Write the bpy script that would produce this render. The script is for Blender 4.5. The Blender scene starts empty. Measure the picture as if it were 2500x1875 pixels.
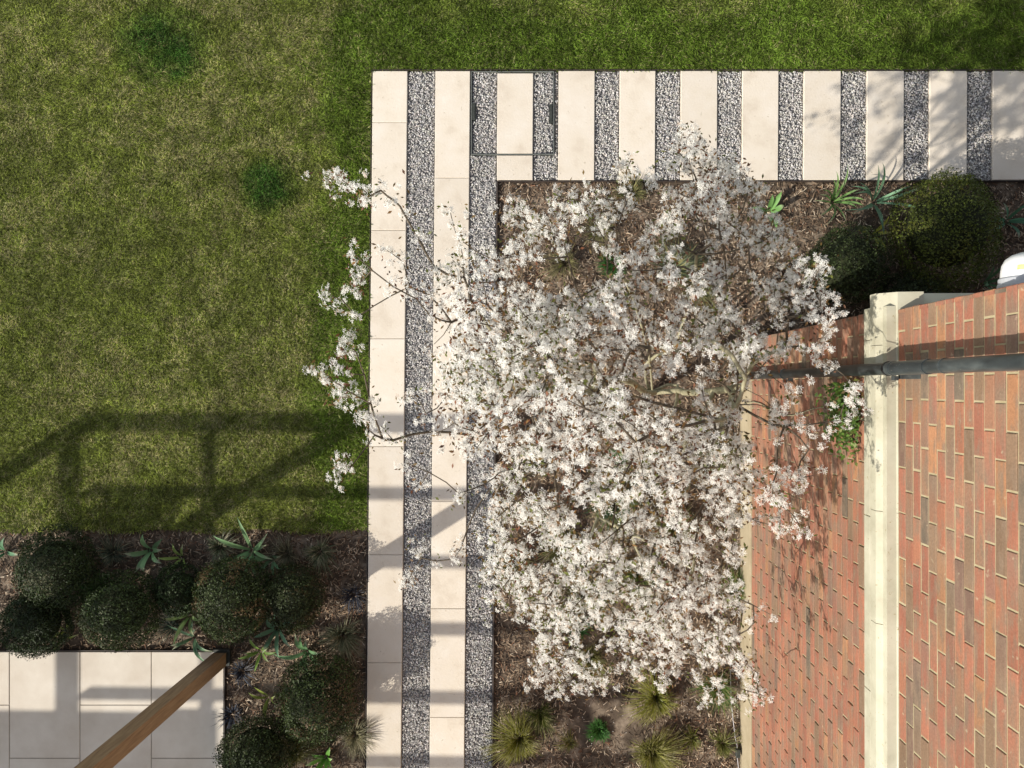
import bpy, math
import numpy as np
from mathutils import Matrix, Vector

sc = bpy.context.scene
C = sc.collection
R = math.radians
rng = np.random.default_rng(11)

# ------------------------------------------------------------------ camera
F, CX, CY, H = 1925.0, 1250.0, 937.5, 6.68
axis = Vector((-60.0, 6.5, -1925.0)).normalized()
zc = -axis
xc = Vector((1, 0, 0)); xc = (xc - zc * xc.dot(zc)).normalized()
yc = zc.cross(xc)
cam_d = bpy.data.cameras.new("camera"); cam = bpy.data.objects.new("camera", cam_d); C.objects.link(cam)
cam.matrix_world = Matrix(((xc.x, yc.x, zc.x, 0), (xc.y, yc.y, zc.y, 0), (xc.z, yc.z, zc.z, H), (0, 0, 0, 1)))
cam_d.sensor_width = 36; cam_d.lens = 36 * F / 2500; cam_d.clip_start = 0.05; cam_d.clip_end = 1000
sc.camera = cam

# ------------------------------------------------------------------ sky and sun
SUN_EL = 33.0
SUN_DIR = (0.85, 0.53)                      # the way shadows fall on the ground
w = bpy.data.worlds.new("World"); sc.world = w; w.use_nodes = True
nt = w.node_tree; bg = nt.nodes["Background"]
sky = nt.nodes.new("ShaderNodeTexSky"); sky.sky_type = 'NISHITA'; sky.sun_disc = False
sky.sun_elevation = R(SUN_EL); sky.sun_rotation = R(238)
hs = nt.nodes.new("ShaderNodeHueSaturation"); hs.inputs["Saturation"].default_value = .42
nt.links.new(sky.outputs[0], hs.inputs["Color"]); nt.links.new(hs.outputs[0], bg.inputs[0]); bg.inputs[1].default_value = 0.125
sd = bpy.data.lights.new("sun", 'SUN'); sd.energy = 3.9; sd.angle = R(0.53); sd.color = (1.0, 0.93, 0.82)
so = bpy.data.objects.new("sun", sd); C.objects.link(so)
n = math.hypot(*SUN_DIR)
dv = Vector((SUN_DIR[0] / n * math.cos(R(SUN_EL)), SUN_DIR[1] / n * math.cos(R(SUN_EL)), -math.sin(R(SUN_EL))))
so.rotation_euler = dv.to_track_quat('-Z', 'Y').to_euler()
sc.view_settings.view_transform = 'Standard'; sc.view_settings.look = 'None'
sc.view_settings.exposure = 0.46; sc.view_settings.gamma = 1.0

# ------------------------------------------------------------------ helpers
RM = np.array([[xc.x, yc.x, zc.x], [xc.y, yc.y, zc.y], [xc.z, yc.z, zc.z]])
def P(u, v, z=0.0):
    """world point at height z that lies under photo position (u, v); used to survey the garden"""
    u = np.asarray(u, float); v = np.asarray(v, float); z = np.asarray(z, float) + 0 * u
    d = np.stack([u - CX, -(v - CY), -F + 0 * u], -1) @ RM.T
    t = (z - H) / d[..., 2]
    return np.stack([d[..., 0] * t, d[..., 1] * t, z], -1)

def vnoise(x, y, s, seed):
    g = np.random.default_rng(seed).random((64, 64))
    x = np.asarray(x) / s + 500.3; y = np.asarray(y) / s + 500.7
    xi = np.floor(x).astype(int); yi = np.floor(y).astype(int)
    fx = x - xi; fy = y - yi; fx = fx * fx * (3 - 2 * fx); fy = fy * fy * (3 - 2 * fy)
    a = g[xi % 64, yi % 64]; b = g[(xi + 1) % 64, yi % 64]; c = g[xi % 64, (yi + 1) % 64]; d = g[(xi + 1) % 64, (yi + 1) % 64]
    return (a * (1 - fx) + b * fx) * (1 - fy) + (c * (1 - fx) + d * fx) * fy

def props(o, label=None, cat=None, group=None, kind=None):
    if label: o['label'] = label
    if cat: o['category'] = cat
    if group: o['group'] = group
    if kind: o['kind'] = kind
    return o

def mesh(name, V, Fs, mat, parent=None, col=None, smooth=False, loc=None):
    """V (n,3); Fs = one (m,k) int array or a list of them; col (n,3) base colour per vertex"""
    V = np.asarray(V, np.float32)
    if loc is not None: V = V - np.asarray(loc, np.float32)
    if not isinstance(Fs, list): Fs = [Fs]
    Fs = [np.atleast_2d(np.asarray(f, np.int32)) for f in Fs if len(f)]
    me = bpy.data.meshes.new(name)
    me.vertices.add(len(V)); me.vertices.foreach_set("co", V.ravel())
    loops = np.concatenate([f.ravel() for f in Fs]); tot = np.concatenate([np.full(len(f), f.shape[1], np.int32) for f in Fs])
    st = np.concatenate([[0], np.cumsum(tot)[:-1]]).astype(np.int32)
    me.loops.add(len(loops)); me.loops.foreach_set("vertex_index", loops)
    me.polygons.add(len(tot)); me.polygons.foreach_set("loop_start", st); me.polygons.foreach_set("loop_total", tot)
    me.polygons.foreach_set("use_smooth", np.full(len(tot), smooth, bool))
    if col is not None:
        at = me.color_attributes.new("Col", 'FLOAT_COLOR', 'POINT')
        c = np.ones((len(V), 4), np.float32); c[:, :3] = np.clip(col, 0, 1)
        at.data.foreach_set("color", c.ravel())
    me.update(calc_edges=True); me.validate()
    me.materials.append(mat)
    o = bpy.data.objects.new(name, me); C.objects.link(o)
    if parent is not None:
        o.parent = parent
    if loc is not None and parent is None: o.location = loc
    return o

def empty(name, loc, label, cat, group=None, kind=None):
    o = bpy.data.objects.new(name, None); C.objects.link(o); o.location = [float(a) for a in loc]; o.empty_display_size = .1
    return props(o, label, cat, group, kind)

class MB:
    """collects shapes into one mesh"""
    def __init__(s): s.V = []; s.F = {}; s.C = []; s.n = 0
    def add(s, V, F, col=None):
        V = np.asarray(V, float)
        for f in (F if isinstance(F, list) else [F]):
            f = np.atleast_2d(np.asarray(f))
            if len(f): s.F.setdefault(f.shape[1], []).append(f + s.n)
        s.V.append(V); s.n += len(V)
        s.C.append(np.broadcast_to(np.array((1, 1, 1) if col is None else col, float), (len(V), 3)))
    def box(s, lo, hi, bev=0.0, col=None):
        lo = np.array(lo, float); hi = np.array(hi, float)
        if bev <= 0:
            V = np.array([[x, y, z] for x in (lo[0], hi[0]) for y in (lo[1], hi[1]) for z in (lo[2], hi[2])])
            s.add(V, [[0, 1, 3, 2], [4, 6, 7, 5], [0, 4, 5, 1], [2, 3, 7, 6], [0, 2, 6, 4], [1, 5, 7, 3]], col)
        else:
            import bmesh
            bm = bmesh.new(); bmesh.ops.create_cube(bm, size=1)
            for v in bm.verts: v.co = Vector([lo[i] + (v.co[i] + .5) * (hi[i] - lo[i]) for i in range(3)])
            bmesh.ops.bevel(bm, geom=bm.edges[:], offset=bev, segments=2, affect='EDGES', profile=.5)
            s.bm(bm, col)
    def bm(s, bm, col=None):
        bm.verts.index_update()
        V = [list(v.co) for v in bm.verts]
        d = {}
        for f in bm.faces: d.setdefault(len(f.verts), []).append([v.index for v in f.verts])
        s.add(V, [np.array(x) for x in d.values()], col); bm.free()
    def quadprism(s, q, z0, z1, bev=0.0, col=None):
        """q: 4 xy corners counter-clockwise; vertical prism with a small chamfer on top"""
        q = np.array(q, float)[:, :2]; c = q.mean(0)
        d = q - c; qi = q - np.sign(d) * bev
        V = np.concatenate([np.c_[q, [z0] * 4], np.c_[q, [z1 - bev] * 4], np.c_[qi, [z1] * 4]])
        Fq = [[3, 2, 1, 0]] + [[i, (i + 1) % 4, 4 + (i + 1) % 4, 4 + i] for i in range(4)] + \
             [[4 + i, 4 + (i + 1) % 4, 8 + (i + 1) % 4, 8 + i] for i in range(4)] + [[8, 9, 10, 11]]
        s.add(V, Fq, col)
    def tube(s, pts, rad, sides=8, col=None, caps=True):
        pts = np.array(pts, float); n = len(pts); rad = np.broadcast_to(rad, (n,)).astype(float)
        T = np.gradient(pts, axis=0); T /= np.linalg.norm(T, axis=1)[:, None] + 1e-9
        ref = np.array([0, 0, 1.]) if abs(T[:, 2]).mean() < .8 else np.array([1., 0, 0])
        A = np.cross(T, ref); A /= np.linalg.norm(A, axis=1)[:, None] + 1e-9; B = np.cross(T, A)
        a = np.linspace(0, 2 * np.pi, sides, endpoint=False)
        V = (pts[:, None] + rad[:, None, None] * (A[:, None] * np.cos(a)[None, :, None] + B[:, None] * np.sin(a)[None, :, None])).reshape(-1, 3)
        Fq = [[i * sides + j, i * sides + (j + 1) % sides, (i + 1) * sides + (j + 1) % sides, (i + 1) * sides + j] for i in range(n - 1) for j in range(sides)]
        fs = [np.array(Fq)]
        if caps: fs += [np.array([list(range(sides))[::-1]]), np.array([[(n - 1) * sides + j for j in range(sides)]])]
        s.add(V, fs, col)
    def build(s, name, mat, parent=None, smooth=False, loc=None, usecol=False):
        V = np.concatenate(s.V); Fs = [np.concatenate(f) for f in s.F.values()]
        off = loc
        if parent is not None and loc is None: off = np.array(parent.matrix_world.translation) if False else np.array(root_loc(parent))
        o = mesh(name, V, Fs, mat, parent, np.concatenate(s.C) if usecol else None, smooth, off)
        return o
def root_loc(o):
    l = Vector((0, 0, 0))
    while o is not None: l += o.location; o = o.parent
    return tuple(l)

# ------------------------------------------------------------------ materials
def new_mat(name, rough=.8, spec=.3):
    m = bpy.data.materials.new(name); m.use_nodes = True; t = m.node_tree; b = t.nodes["Principled BSDF"]
    b.inputs["Roughness"].default_value = rough; b.inputs["Specular IOR Level"].default_value = spec
    return m, t, b
def N(t, ty, **k):
    n = t.nodes.new(ty)
    for a, v in k.items():
        if a in n.inputs: n.inputs[a].default_value = v
        else: setattr(n, a, v)
    return n
def attr_mat(name, rough=.7, spec=.25, trans=0.0, noise=None, nscale=30, mul=1.0):
    m, t, b = new_mat(name, rough, spec); L = t.links.new
    a = N(t, "ShaderNodeAttribute", attribute_name="Col"); out = a.outputs["Color"]
    if noise:
        tc = N(t, "ShaderNodeTexCoord"); nz = N(t, "ShaderNodeTexNoise", Scale=nscale, Detail=4.0)
        L(tc.outputs["Object"], nz.inputs["Vector"])
        mr = N(t, "ShaderNodeMapRange"); mr.inputs[1].default_value = .3; mr.inputs[2].default_value = .7
        mr.inputs[3].default_value = 1 - noise; mr.inputs[4].default_value = 1 + noise; L(nz.outputs[0], mr.inputs[0])
        vm = N(t, "ShaderNodeVectorMath", operation='MULTIPLY'); L(out, vm.inputs[0]); L(mr.outputs[0], vm.inputs[1]); out = vm.outputs[0]
    L(out, b.inputs["Base Color"])
    if trans > 0:
        tr = N(t, "ShaderNodeBsdfTranslucent"); L(out, tr.inputs[0]); mx = N(t, "ShaderNodeMixShader"); mx.inputs[0].default_value = trans
        L(b.outputs[0], mx.inputs[1]); L(tr.outputs[0], mx.inputs[2]); L(mx.outputs[0], t.nodes["Material Output"].inputs[0])
    return m
def ramp_mat(name, stops, scale, rough=.8, spec=.2, detail=6, bump=0.0, bscale=None, stretch=(1, 1, 1), objrand=0.0, speck=None):
    m, t, b = new_mat(name, rough, spec); L = t.links.new
    tc = N(t, "ShaderNodeTexCoord"); mp = N(t, "ShaderNodeMapping"); mp.inputs["Scale"].default_value = stretch
    L(tc.outputs["Object"], mp.inputs[0]); vec = mp.outputs[0]
    if objrand:
        oi = N(t, "ShaderNodeObjectInfo"); ad = N(t, "ShaderNodeVectorMath", operation='ADD')
        sc_ = N(t, "ShaderNodeMath", operation='MULTIPLY'); sc_.inputs[1].default_value = 37.0
        L(oi.outputs["Random"], sc_.inputs[0]); L(vec, ad.inputs[0]); L(sc_.outputs[0], ad.inputs[1]); vec = ad.outputs[0]
    nz = N(t, "ShaderNodeTexNoise", Scale=scale, Detail=float(detail), Roughness=.6); L(vec, nz.inputs["Vector"])
    cr = N(t, "ShaderNodeValToRGB"); L(nz.outputs[0], cr.inputs[0]); e = cr.color_ramp.elements
    for i, (p, c) in enumerate(stops):
        if i < 2: e[i].position = p; e[i].color = (*c, 1)
        else: x = e.new(p); x.color = (*c, 1)
    out = cr.outputs[0]
    if speck:
        nz3 = N(t, "ShaderNodeTexNoise", Scale=speck[0], Detail=3.0, Roughness=.7); L(vec, nz3.inputs["Vector"])
        mr = N(t, "ShaderNodeMapRange"); mr.inputs[1].default_value = speck[1]; mr.inputs[2].default_value = speck[1] + .06
        L(nz3.outputs[0], mr.inputs[0])
        mx = N(t, "ShaderNodeMix", data_type='RGBA'); mx.inputs[7].default_value = (*speck[2], 1)
        L(mr.outputs[0], mx.inputs[0]); L(out, mx.inputs[6]); out = mx.outputs[2]
    if objrand:
        mr2 = N(t, "ShaderNodeMapRange"); mr2.inputs[3].default_value = 1 - objrand; mr2.inputs[4].default_value = 1 + objrand * .4
        L(oi.outputs["Random"], mr2.inputs[0])
        vm = N(t, "ShaderNodeVectorMath", operation='MULTIPLY'); L(out, vm.inputs[0]); L(mr2.outputs[0], vm.inputs[1]); out = vm.outputs[0]
    L(out, b.inputs["Base Color"])
    if bump:
        nb = N(t, "ShaderNodeTexNoise", Scale=float(bscale or scale * 6), Detail=5.0); L(vec, nb.inputs["Vector"])
        bp = N(t, "ShaderNodeBump"); bp.inputs["Strength"].default_value = bump; bp.inputs["Distance"].default_value = .004
        L(nb.outputs[0], bp.inputs["Height"]); L(bp.outputs[0], b.inputs["Normal"])
    return m

M_ground = ramp_mat("meadow", [(.3, (.05, .065, .018)), (.7, (.11, .12, .04))], 3, bump=.3)
M_turf = ramp_mat("turf", [(.35, (.085, .10, .028)), (.65, (.19, .19, .07))], 14, bump=.5, bscale=120)
M_soil = ramp_mat("soil", [(.3, (.04, .029, .021)), (.5, (.11, .083, .06)), (.68, (.30, .24, .18))], 6, bump=.8, bscale=90)
M_gbed = ramp_mat("gravel_bed", [(.3, (.16, .16, .16)), (.7, (.34, .33, .33))], 60, bump=.5)
M_slab = ramp_mat("limestone_slab", [(.3, (.60, .525, .43)), (.45, (.68, .61, .51)), (.6, (.70, .635, .545)), (.75, (.74, .69, .61))], 4.5, rough=.75, bump=.25, bscale=60, objrand=.07, speck=(26, .655, (.53, .465, .37)))
M_patio = ramp_mat("patio_stone", [(.3, (.55, .49, .41)), (.7, (.67, .62, .54))], 3.5, rough=.75, bump=.12, bscale=60, objrand=.1, speck=(30, .70, (.48, .43, .36)))
M_joint = ramp_mat("joint", [(.3, (.22, .2, .17)), (.7, (.35, .31, .26))], 30)
M_steel = ramp_mat("edging_steel", [(.3, (.03, .025, .022)), (.7, (.07, .05, .04))], 30, rough=.6, spec=.4)
M_galv = ramp_mat("galvanised", [(.3, (.09, .10, .09)), (.7, (.17, .18, .165))], 40, rough=.45, spec=.5)
M_dark = ramp_mat("dark_recess", [(.3, (.03, .035, .03)), (.7, (.06, .065, .06))], 40, rough=.5)
M_grass = attr_mat("grass", .5, .35, .35)
M_leaf = attr_mat("leaf", .5, .35, .3)
M_box = attr_mat("box_leaf", .55, .3, .15)
M_petal = attr_mat("petal", .6, .2, .42)
M_chip = attr_mat("bark_chip", .85, .15)
M_stone = attr_mat("gravel_stone", .6, .3, noise=.15, nscale=200)
M_mortar = ramp_mat("mortar", [(.3, (.33, .28, .165)), (.7, (.46, .40, .26))], 12, bump=.4, bscale=150)
M_ledge = ramp_mat("cream_stone", [(.3, (.38, .36, .27)), (.5, (.48, .46, .355)), (.72, (.56, .54, .43))], 5, bump=.25, bscale=120, speck=(45, .64, (.34, .29, .18)))
M_plinth = ramp_mat("plinth_render", [(.3, (.34, .28, .18)), (.7, (.45, .38, .26))], 5, bump=.3, bscale=80)
M_wood = ramp_mat("post_wood", [(.3, (.24, .155, .095)), (.5, (.34, .225, .135)), (.75, (.44, .31, .195))], 14, rough=.65, bump=.3, bscale=60, stretch=(4, 4, .35))
M_bark = ramp_mat("bark", [(.3, (.20, .18, .11)), (.7, (.42, .39, .26))], 30, bump=.4)
M_twig = ramp_mat("twig", [(.3, (.07, .055, .04)), (.7, (.15, .12, .085))], 30)
M_inner = ramp_mat("inner_foliage", [(.3, (.012, .016, .006)), (.7, (.03, .035, .014))], 40)
M_shade_panel = ramp_mat("shade_panel_cloth", [(.3, (.5, .48, .44)), (.7, (.55, .53, .5))], 30)  # for the out-of-view sheet added to shade the patio
M_pipe = ramp_mat("pipe_paint", [(.32, (.018, .023, .026)), (.5, (.038, .047, .05)), (.72, (.085, .10, .10))], 9, rough=.42, spec=.5, stretch=(2, 2, .7), speck=(60, .66, (.2, .2, .17)))
M_rubber = ramp_mat("seal", [(.3, (.012, .012, .012)), (.7, (.03, .03, .03))], 30, rough=.5)
M_white = ramp_mat("white_plastic", [(.3, (.72, .74, .76)), (.7, (.8, .8, .8))], 6, rough=.35, spec=.5)
M_greyp = ramp_mat("grey_plastic", [(.3, (.36, .38, .42)), (.7, (.45, .47, .5))], 6, rough=.45, spec=.4)
M_stick = ramp_mat("yellow_sticker", [(.42, (.62, .62, .12)), (.55, (.7, .68, .3))], 30, rough=.4)
M_hose = ramp_mat("hose", [(.3, (.35, .34, .36)), (.7, (.5, .48, .5))], 20, rough=.4)
M_roof = ramp_mat("roof_tile", [(.3, (.2, .1, .07)), (.7, (.3, .16, .1))], 8, bump=.4)

def brick_mat():
    m, t, b = new_mat("brick", .85, .2); L = t.links.new
    a = N(t, "ShaderNodeAttribute", attribute_name="Col"); tc = N(t, "ShaderNodeTexCoord")
    mp = N(t, "ShaderNodeMapping"); mp.inputs["Scale"].default_value = (2.2, 2.2, 7)   # kiln marks run along the bricks
    L(tc.outputs["Object"], mp.inputs[0])
    n1 = N(t, "ShaderNodeTexNoise", Scale=4.0, Detail=5.0, Roughness=.6); L(mp.outputs[0], n1.inputs["Vector"])
    mr = N(t, "ShaderNodeMapRange"); mr.inputs[1].default_value = .45; mr.inputs[2].default_value = .64; mr.inputs[4].default_value = .85; L(n1.outputs[0], mr.inputs[0])
    mx = N(t, "ShaderNodeMix", data_type='RGBA'); L(mr.outputs[0], mx.inputs[0]); L(a.outputs["Color"], mx.inputs[6]); mx.inputs[7].default_value = (.24, .165, .11, 1)
    n2 = N(t, "ShaderNodeTexNoise", Scale=90.0, Detail=4.0, Roughness=.7); L(tc.outputs["Object"], n2.inputs["Vector"])
    m2 = N(t, "ShaderNodeMapRange"); m2.inputs[1].default_value = .3; m2.inputs[2].default_value = .7; m2.inputs[3].default_value = .82; m2.inputs[4].default_value = 1.16; L(n2.outputs[0], m2.inputs[0])
    vm = N(t, "ShaderNodeVectorMath", operation='MULTIPLY'); L(mx.outputs[2], vm.inputs[0]); L(m2.outputs[0], vm.inputs[1])
    n3 = N(t, "ShaderNodeTexNoise", Scale=26.0, Detail=3.0); L(tc.outputs["Object"], n3.inputs["Vector"])
    m3 = N(t, "ShaderNodeMapRange"); m3.inputs[1].default_value = .68; m3.inputs[2].default_value = .76; m3.inputs[4].default_value = .6; L(n3.outputs[0], m3.inputs[0])
    mx2 = N(t, "ShaderNodeMix", data_type='RGBA'); L(m3.outputs[0], mx2.inputs[0]); L(vm.outputs[0], mx2.inputs[6]); mx2.inputs[7].default_value = (.5, .42, .28, 1)
    n4 = N(t, "ShaderNodeTexNoise", Scale=1.6, Detail=5.0, Roughness=.65); L(tc.outputs["Object"], n4.inputs["Vector"])
    m4 = N(t, "ShaderNodeMapRange"); m4.inputs[1].default_value = .3; m4.inputs[2].default_value = .7; m4.inputs[3].default_value = .82; m4.inputs[4].default_value = 1.10; L(n4.outputs[0], m4.inputs[0])
    v4 = N(t, "ShaderNodeVectorMath", operation='MULTIPLY'); L(mx2.outputs[2], v4.inputs[0]); L(m4.outputs[0], v4.inputs[1])
    h4 = N(t, "ShaderNodeHueSaturation"); h4.inputs["Saturation"].default_value = .93; L(v4.outputs[0], h4.inputs["Color"])
    L(h4.outputs[0], b.inputs["Base Color"])
    bp = N(t, "ShaderNodeBump"); bp.inputs["Strength"].default_value = .5; bp.inputs["Distance"].default_value = .003
    L(n2.outputs[0], bp.inputs["Height"]); L(bp.outputs[0], b.inputs["Normal"])
    return m
M_brick = brick_mat()

# ------------------------------------------------------------------ ground layout (surveyed edges)
def lineu(a, b, v): return a + (b - a) * (v - 175) / 1700.0
def U(k, v):                               # the long edges of the left path
    a, b = [(910, 894), (996, 980), (1063, 1048), (1149, 1134), (1214, 1200)][k]
    return lineu(a, b, v)
def G(u, v, z=0): return P(u, v, z)
VT, VB = 173, 440                          # top and bottom edge of the striped path
X_S = P(2137, 1000, 2.62)[0]; X_L = X_S + .007; X_U = P(2191, 1000, 2.70)[0]; Y_C = P(2500, 689.5, 6.68 - 1925 * X_U / 1170)[1]
BED_V = 1292                               # lawn / left bed boundary
PAT_U, PAT_V = 547, 1590

V = np.array([[-90, -90, -.09], [90, -90, -.09], [90, 90, -.09], [-90, 90, -.09]])
props(mesh("ground", V, [[0, 1, 2, 3]], M_ground), kind='structure')

def poly_sheet(name, px, z, mat, **k):
    V = np.array([G(u, v, z) for u, v in px]); o = mesh(name, V, [list(range(len(px)))[::-1]], mat); return props(o, kind='structure')
poly_sheet("lawn", [(-500, -400), (3100, -400), (3100, VT), (U(0, VT), VT), (U(0, BED_V), BED_V), (-500, BED_V)], -.004, M_turf)
poly_sheet("garden_bed", [(U(4, VB) - 2, VB), (3100, VB), (3100, 1000), (1900, 1000), (1900, 2300), (U(4, 2300), 2300)], -.03, M_soil)
poly_sheet("garden_bed", [(-500, BED_V), (U(0, BED_V), BED_V), (U(0, 2300), 2300), (-500, 2300)], -.034, M_soil)
poly_sheet("path_bed", [(U(0, VT), VT), (3100, VT), (3100, VB), (U(4, VB), VB), (U(4, 2300), 2300), (U(0, 2300), 2300)], -.022, M_gbed)

# patio: staggered slabs in one paved sheet
pat = MB()
ue = [547, 371, 197, 25, -149, -323]
for i in range(5):
    v0 = PAT_V; first = 260 if i % 2 == 0 else 130
    while v0 < 2250:
        v1 = v0 + first; first = 260
        g = .8
        q = [G(ue[i + 1] + g, v1 - g), G(ue[i] - (g if i else 0), v1 - g), G(ue[i] - (g if i else 0), v0 + g), G(ue[i + 1] + g, v0 + g)]
        pat.quadprism(q, -.03, .012 + rng.uniform(-.0015, .0015), .003); v0 = v1
props(pat.build("patio", M_patio), kind='structure')
pj = MB(); pj.quadprism([G(-323, 2249), G(545, 2249), G(545, 1592), G(-323, 1592)], -.033, .006, .001)
props(pj.build("patio_joints", M_joint), kind='structure')

# path slabs
SLAB_G = "pale stone slabs of the garden path"
ordn = ["first", "second", "third", "fourth", "fifth", "sixth", "seventh", "eighth", "ninth", "tenth", "eleventh", "twelfth"]
def slab(q, label, z=.012):
    q = np.array(q); c = q.mean(0); mb = MB(); mb.quadprism(q, -.02, z + rng.uniform(-.001, .001), .0035)
    o = mb.build("paving_slab", M_slab, loc=(c[0], c[1], 0)); props(o, label, "paving slab", SLAB_G); return o
def colslabs(k, joints, which):
    for i in range(len(joints) - 1):
        a, b = joints[i], joints[i + 1]; g = 1.1
        g = .45; q = [G(U(k, b) + .8, b - g), G(U(k + 1, b) - .8, b - g), G(U(k + 1, a) - .8, a + g), G(U(k, a) + .8, a + g)]
        slab(q, "pale stone slab, %s from the lawn corner in the %s column of the long path" % (ordn[i], which))
colslabs(0, [VT + 1, 300, 563, 827, 1090, 1354, 1617, 1880, 2140], "outer")
colslabs(2, [VT + 1, 435, 698, 961, 1223, 1485, 1750, 2014, 2270], "inner")
he = [(1215, 1302), (1364, 1452), (1513, 1600), (1662, 1751), (1812, 1900), (1962, 2052), (2116, 2206), (2269, 2360), (2423, 2516), (2577, 2670), (2731, 2824)]
for i, (a, b) in enumerate(he):
    d = -1.5
    if i == 0:
        slab([G(a + d, 376), G(b + d, 376), G(b, 180), G(a, 180)], "long piece of pale slab set inside the recessed access cover")
        slab([G(a + d, VB), G(b + d, VB), G(b + d, 380), G(a + d, 380)], "short offcut of pale slab between the access cover and the bed")
    elif i < 9:
        slab([G(a + d, VB), G(b + d, VB), G(b, VT + 1), G(a, VT + 1)], "pale crossways slab, %s of the striped path counting from the access cover rightwards" % ordn[i - 1])

# access cover with galvanised frame and two lifting slots
ac = empty("access_cover", G(1251, 277), "recessed square access cover with thin metal frame filled with gravel and slab", "access cover")
fr = MB()
def bar(mb, u0, v0, u1, v1, z0, z1):
    mb.quadprism([G(u0, v1), G(u1, v1), G(u1, v0), G(u0, v0)], z0, z1, .001)
bar(fr, 1150.3, 175.5, 1152.2, 378.6, -.02, .015); bar(fr, 1351, 175.5, 1352.9, 378.6, -.02, .015)
bar(fr, 1152.3, 175.5, 1350.9, 177.0, -.02, .015); bar(fr, 1152.3, 376.9, 1350.9, 378.6, -.02, .015)
fr.build("frame", M_galv, ac)
for (a, b, c, d) in ((1153, 253, 1161, 294), (1341.5, 256, 1349.5, 301)):
    h_ = MB(); bar(h_, a, b, c, d, -.02, .0145); bar(h_, a + 1.8, b + 4, c - 1.8, d - 4, .0145, .0175)
    h_.build("lifting_slot", M_dark, ac)

# dark steel edging
def edging(pts, label, t=.0026, z=.011):
    mb = MB()
    for (u0, v0), (u1, v1) in zip(pts[:-1], pts[1:]):
        a = G(u0, v0)[:2]; b = G(u1, v1)[:2]; d = (b - a) / np.linalg.norm(b - a); nrm = np.array([-d[1], d[0]]) * t
        a = a - d * t * .5; b = b + d * t * .5
        V = [[*(a + nrm), -.06], [*(b + nrm), -.06], [*(b - nrm), -.06], [*(a - nrm), -.06], [*(a + nrm), z], [*(b + nrm), z], [*(b - nrm), z], [*(a - nrm), z]]
        mb.add(V, [[3, 2, 1, 0], [4, 5, 6, 7], [0, 1, 5, 4], [1, 2, 6, 5], [2, 3, 7, 6], [3, 0, 4, 7]])
    props(mb.build("edging_strip", M_steel), label, "edging", "steel edging strips")
edging([(U(0, 2300) - 2.2, 2300), (U(0, VT) - 2.2, VT - 1.2)], "thin dark steel edging between the lawn and the long path")
edging([(U(0, VT) + .5, VT - 1.6), (3100, VT - 1.6)], "thin dark steel edging between the top lawn and the striped path")
edging([(U(4, VB + 3) + 1.4, VB + 3), (3100, VB + 1.6)], "thin dark steel edging between the striped path and the shrub bed")
edging([(U(4, VB + 5) + 1.8, VB + 5), (U(4, 2300) + 1.8, 2300)], "dark steel edging between the gravel and the bed under the tree", .006)
edging([(PAT_U + 2, 2249), (PAT_U + 2, PAT_V - 2.2)], "thin dark steel edging down the side of the patio")
edging([(PAT_U - 1, PAT_V - 2.2), (-323, PAT_V - 2.2)], "thin dark steel edging along the top of the patio")

# ------------------------------------------------------------------ gravel (real stones)
ICO_V = None
def ico():
    import bmesh
    bm = bmesh.new(); bmesh.ops.create_icosphere(bm, subdivisions=1, radius=1)
    V = np.array([list(v.co) for v in bm.verts]); Fc = np.array([[v.index for v in f.verts] for f in bm.faces]); bm.free(); return V, Fc
IV, IF = ico()
def scatter_solid(pos, size, col, V0, F0, tilt=1.0):
    n = len(pos); ang = rng.uniform(0, 2 * np.pi, (n, 3)); ang[:, 1:] *= tilt / (2 * np.pi); ang[:, 1:] -= tilt / 2 if tilt < 6 else 0
    ca, sa = np.cos(ang), np.sin(ang)
    Rz = np.zeros((n, 3, 3)); Rz[:, 0, 0] = ca[:, 0]; Rz[:, 0, 1] = -sa[:, 0]; Rz[:, 1, 0] = sa[:, 0]; Rz[:, 1, 1] = ca[:, 0]; Rz[:, 2, 2] = 1
    Rx = np.zeros((n, 3, 3)); Rx[:, 0, 0] = 1; Rx[:, 1, 1] = ca[:, 1]; Rx[:, 1, 2] = -sa[:, 1]; Rx[:, 2, 1] = sa[:, 1]; Rx[:, 2, 2] = ca[:, 1]
    Ry = np.zeros((n, 3, 3)); Ry[:, 1, 1] = 1; Ry[:, 0, 0] = ca[:, 2]; Ry[:, 0, 2] = sa[:, 2]; Ry[:, 2, 0] = -sa[:, 2]; Ry[:, 2, 2] = ca[:, 2]
    M = Rz @ Rx @ Ry
    v = V0[None] * size[:, None, :]
    v = v * rng.uniform(.82, 1.18, (n, len(V0), 1))
    v = np.einsum('nij,nkj->nki', M, v) + pos[:, None]
    f = F0[None] + (np.arange(n) * len(V0))[:, None, None]
    return v.reshape(-1, 3), f.reshape(-1, F0.shape[1]), np.repeat(col, len(V0), 0)
def jit_rect(u0f, u1f, v0, v1, n):
    v = rng.uniform(v0, v1, n); a = u0f(v); b = u1f(v); u = a + (b - a) * rng.random(n); return u, v
us, vs = [], []
DEN = 0.22                            # stones per photo px^2 at ground scale
for k in (1, 3):
    v0 = VT + 1
    n_ = int(66 * (2000 - v0) * DEN / 2.2); a, b = jit_rect(lambda v: U(k, v) + 2, lambda v: U(k + 1, v) - 2, v0, 2000, n_); us.append(a); vs.append(b)
for i in range(8):
    a0 = he[i][1]; b0 = he[i + 1][0]; n_ = int((b0 - a0) * 266 * DEN / 2.2)
    a, b = jit_rect(lambda v: a0 + 2 + 0 * v, lambda v: b0 - 3 + 0 * v, VT + 2, VB - 1, n_); us.append(a); vs.append(b)
u = np.concatenate(us); v = np.concatenate(vs)
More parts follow.
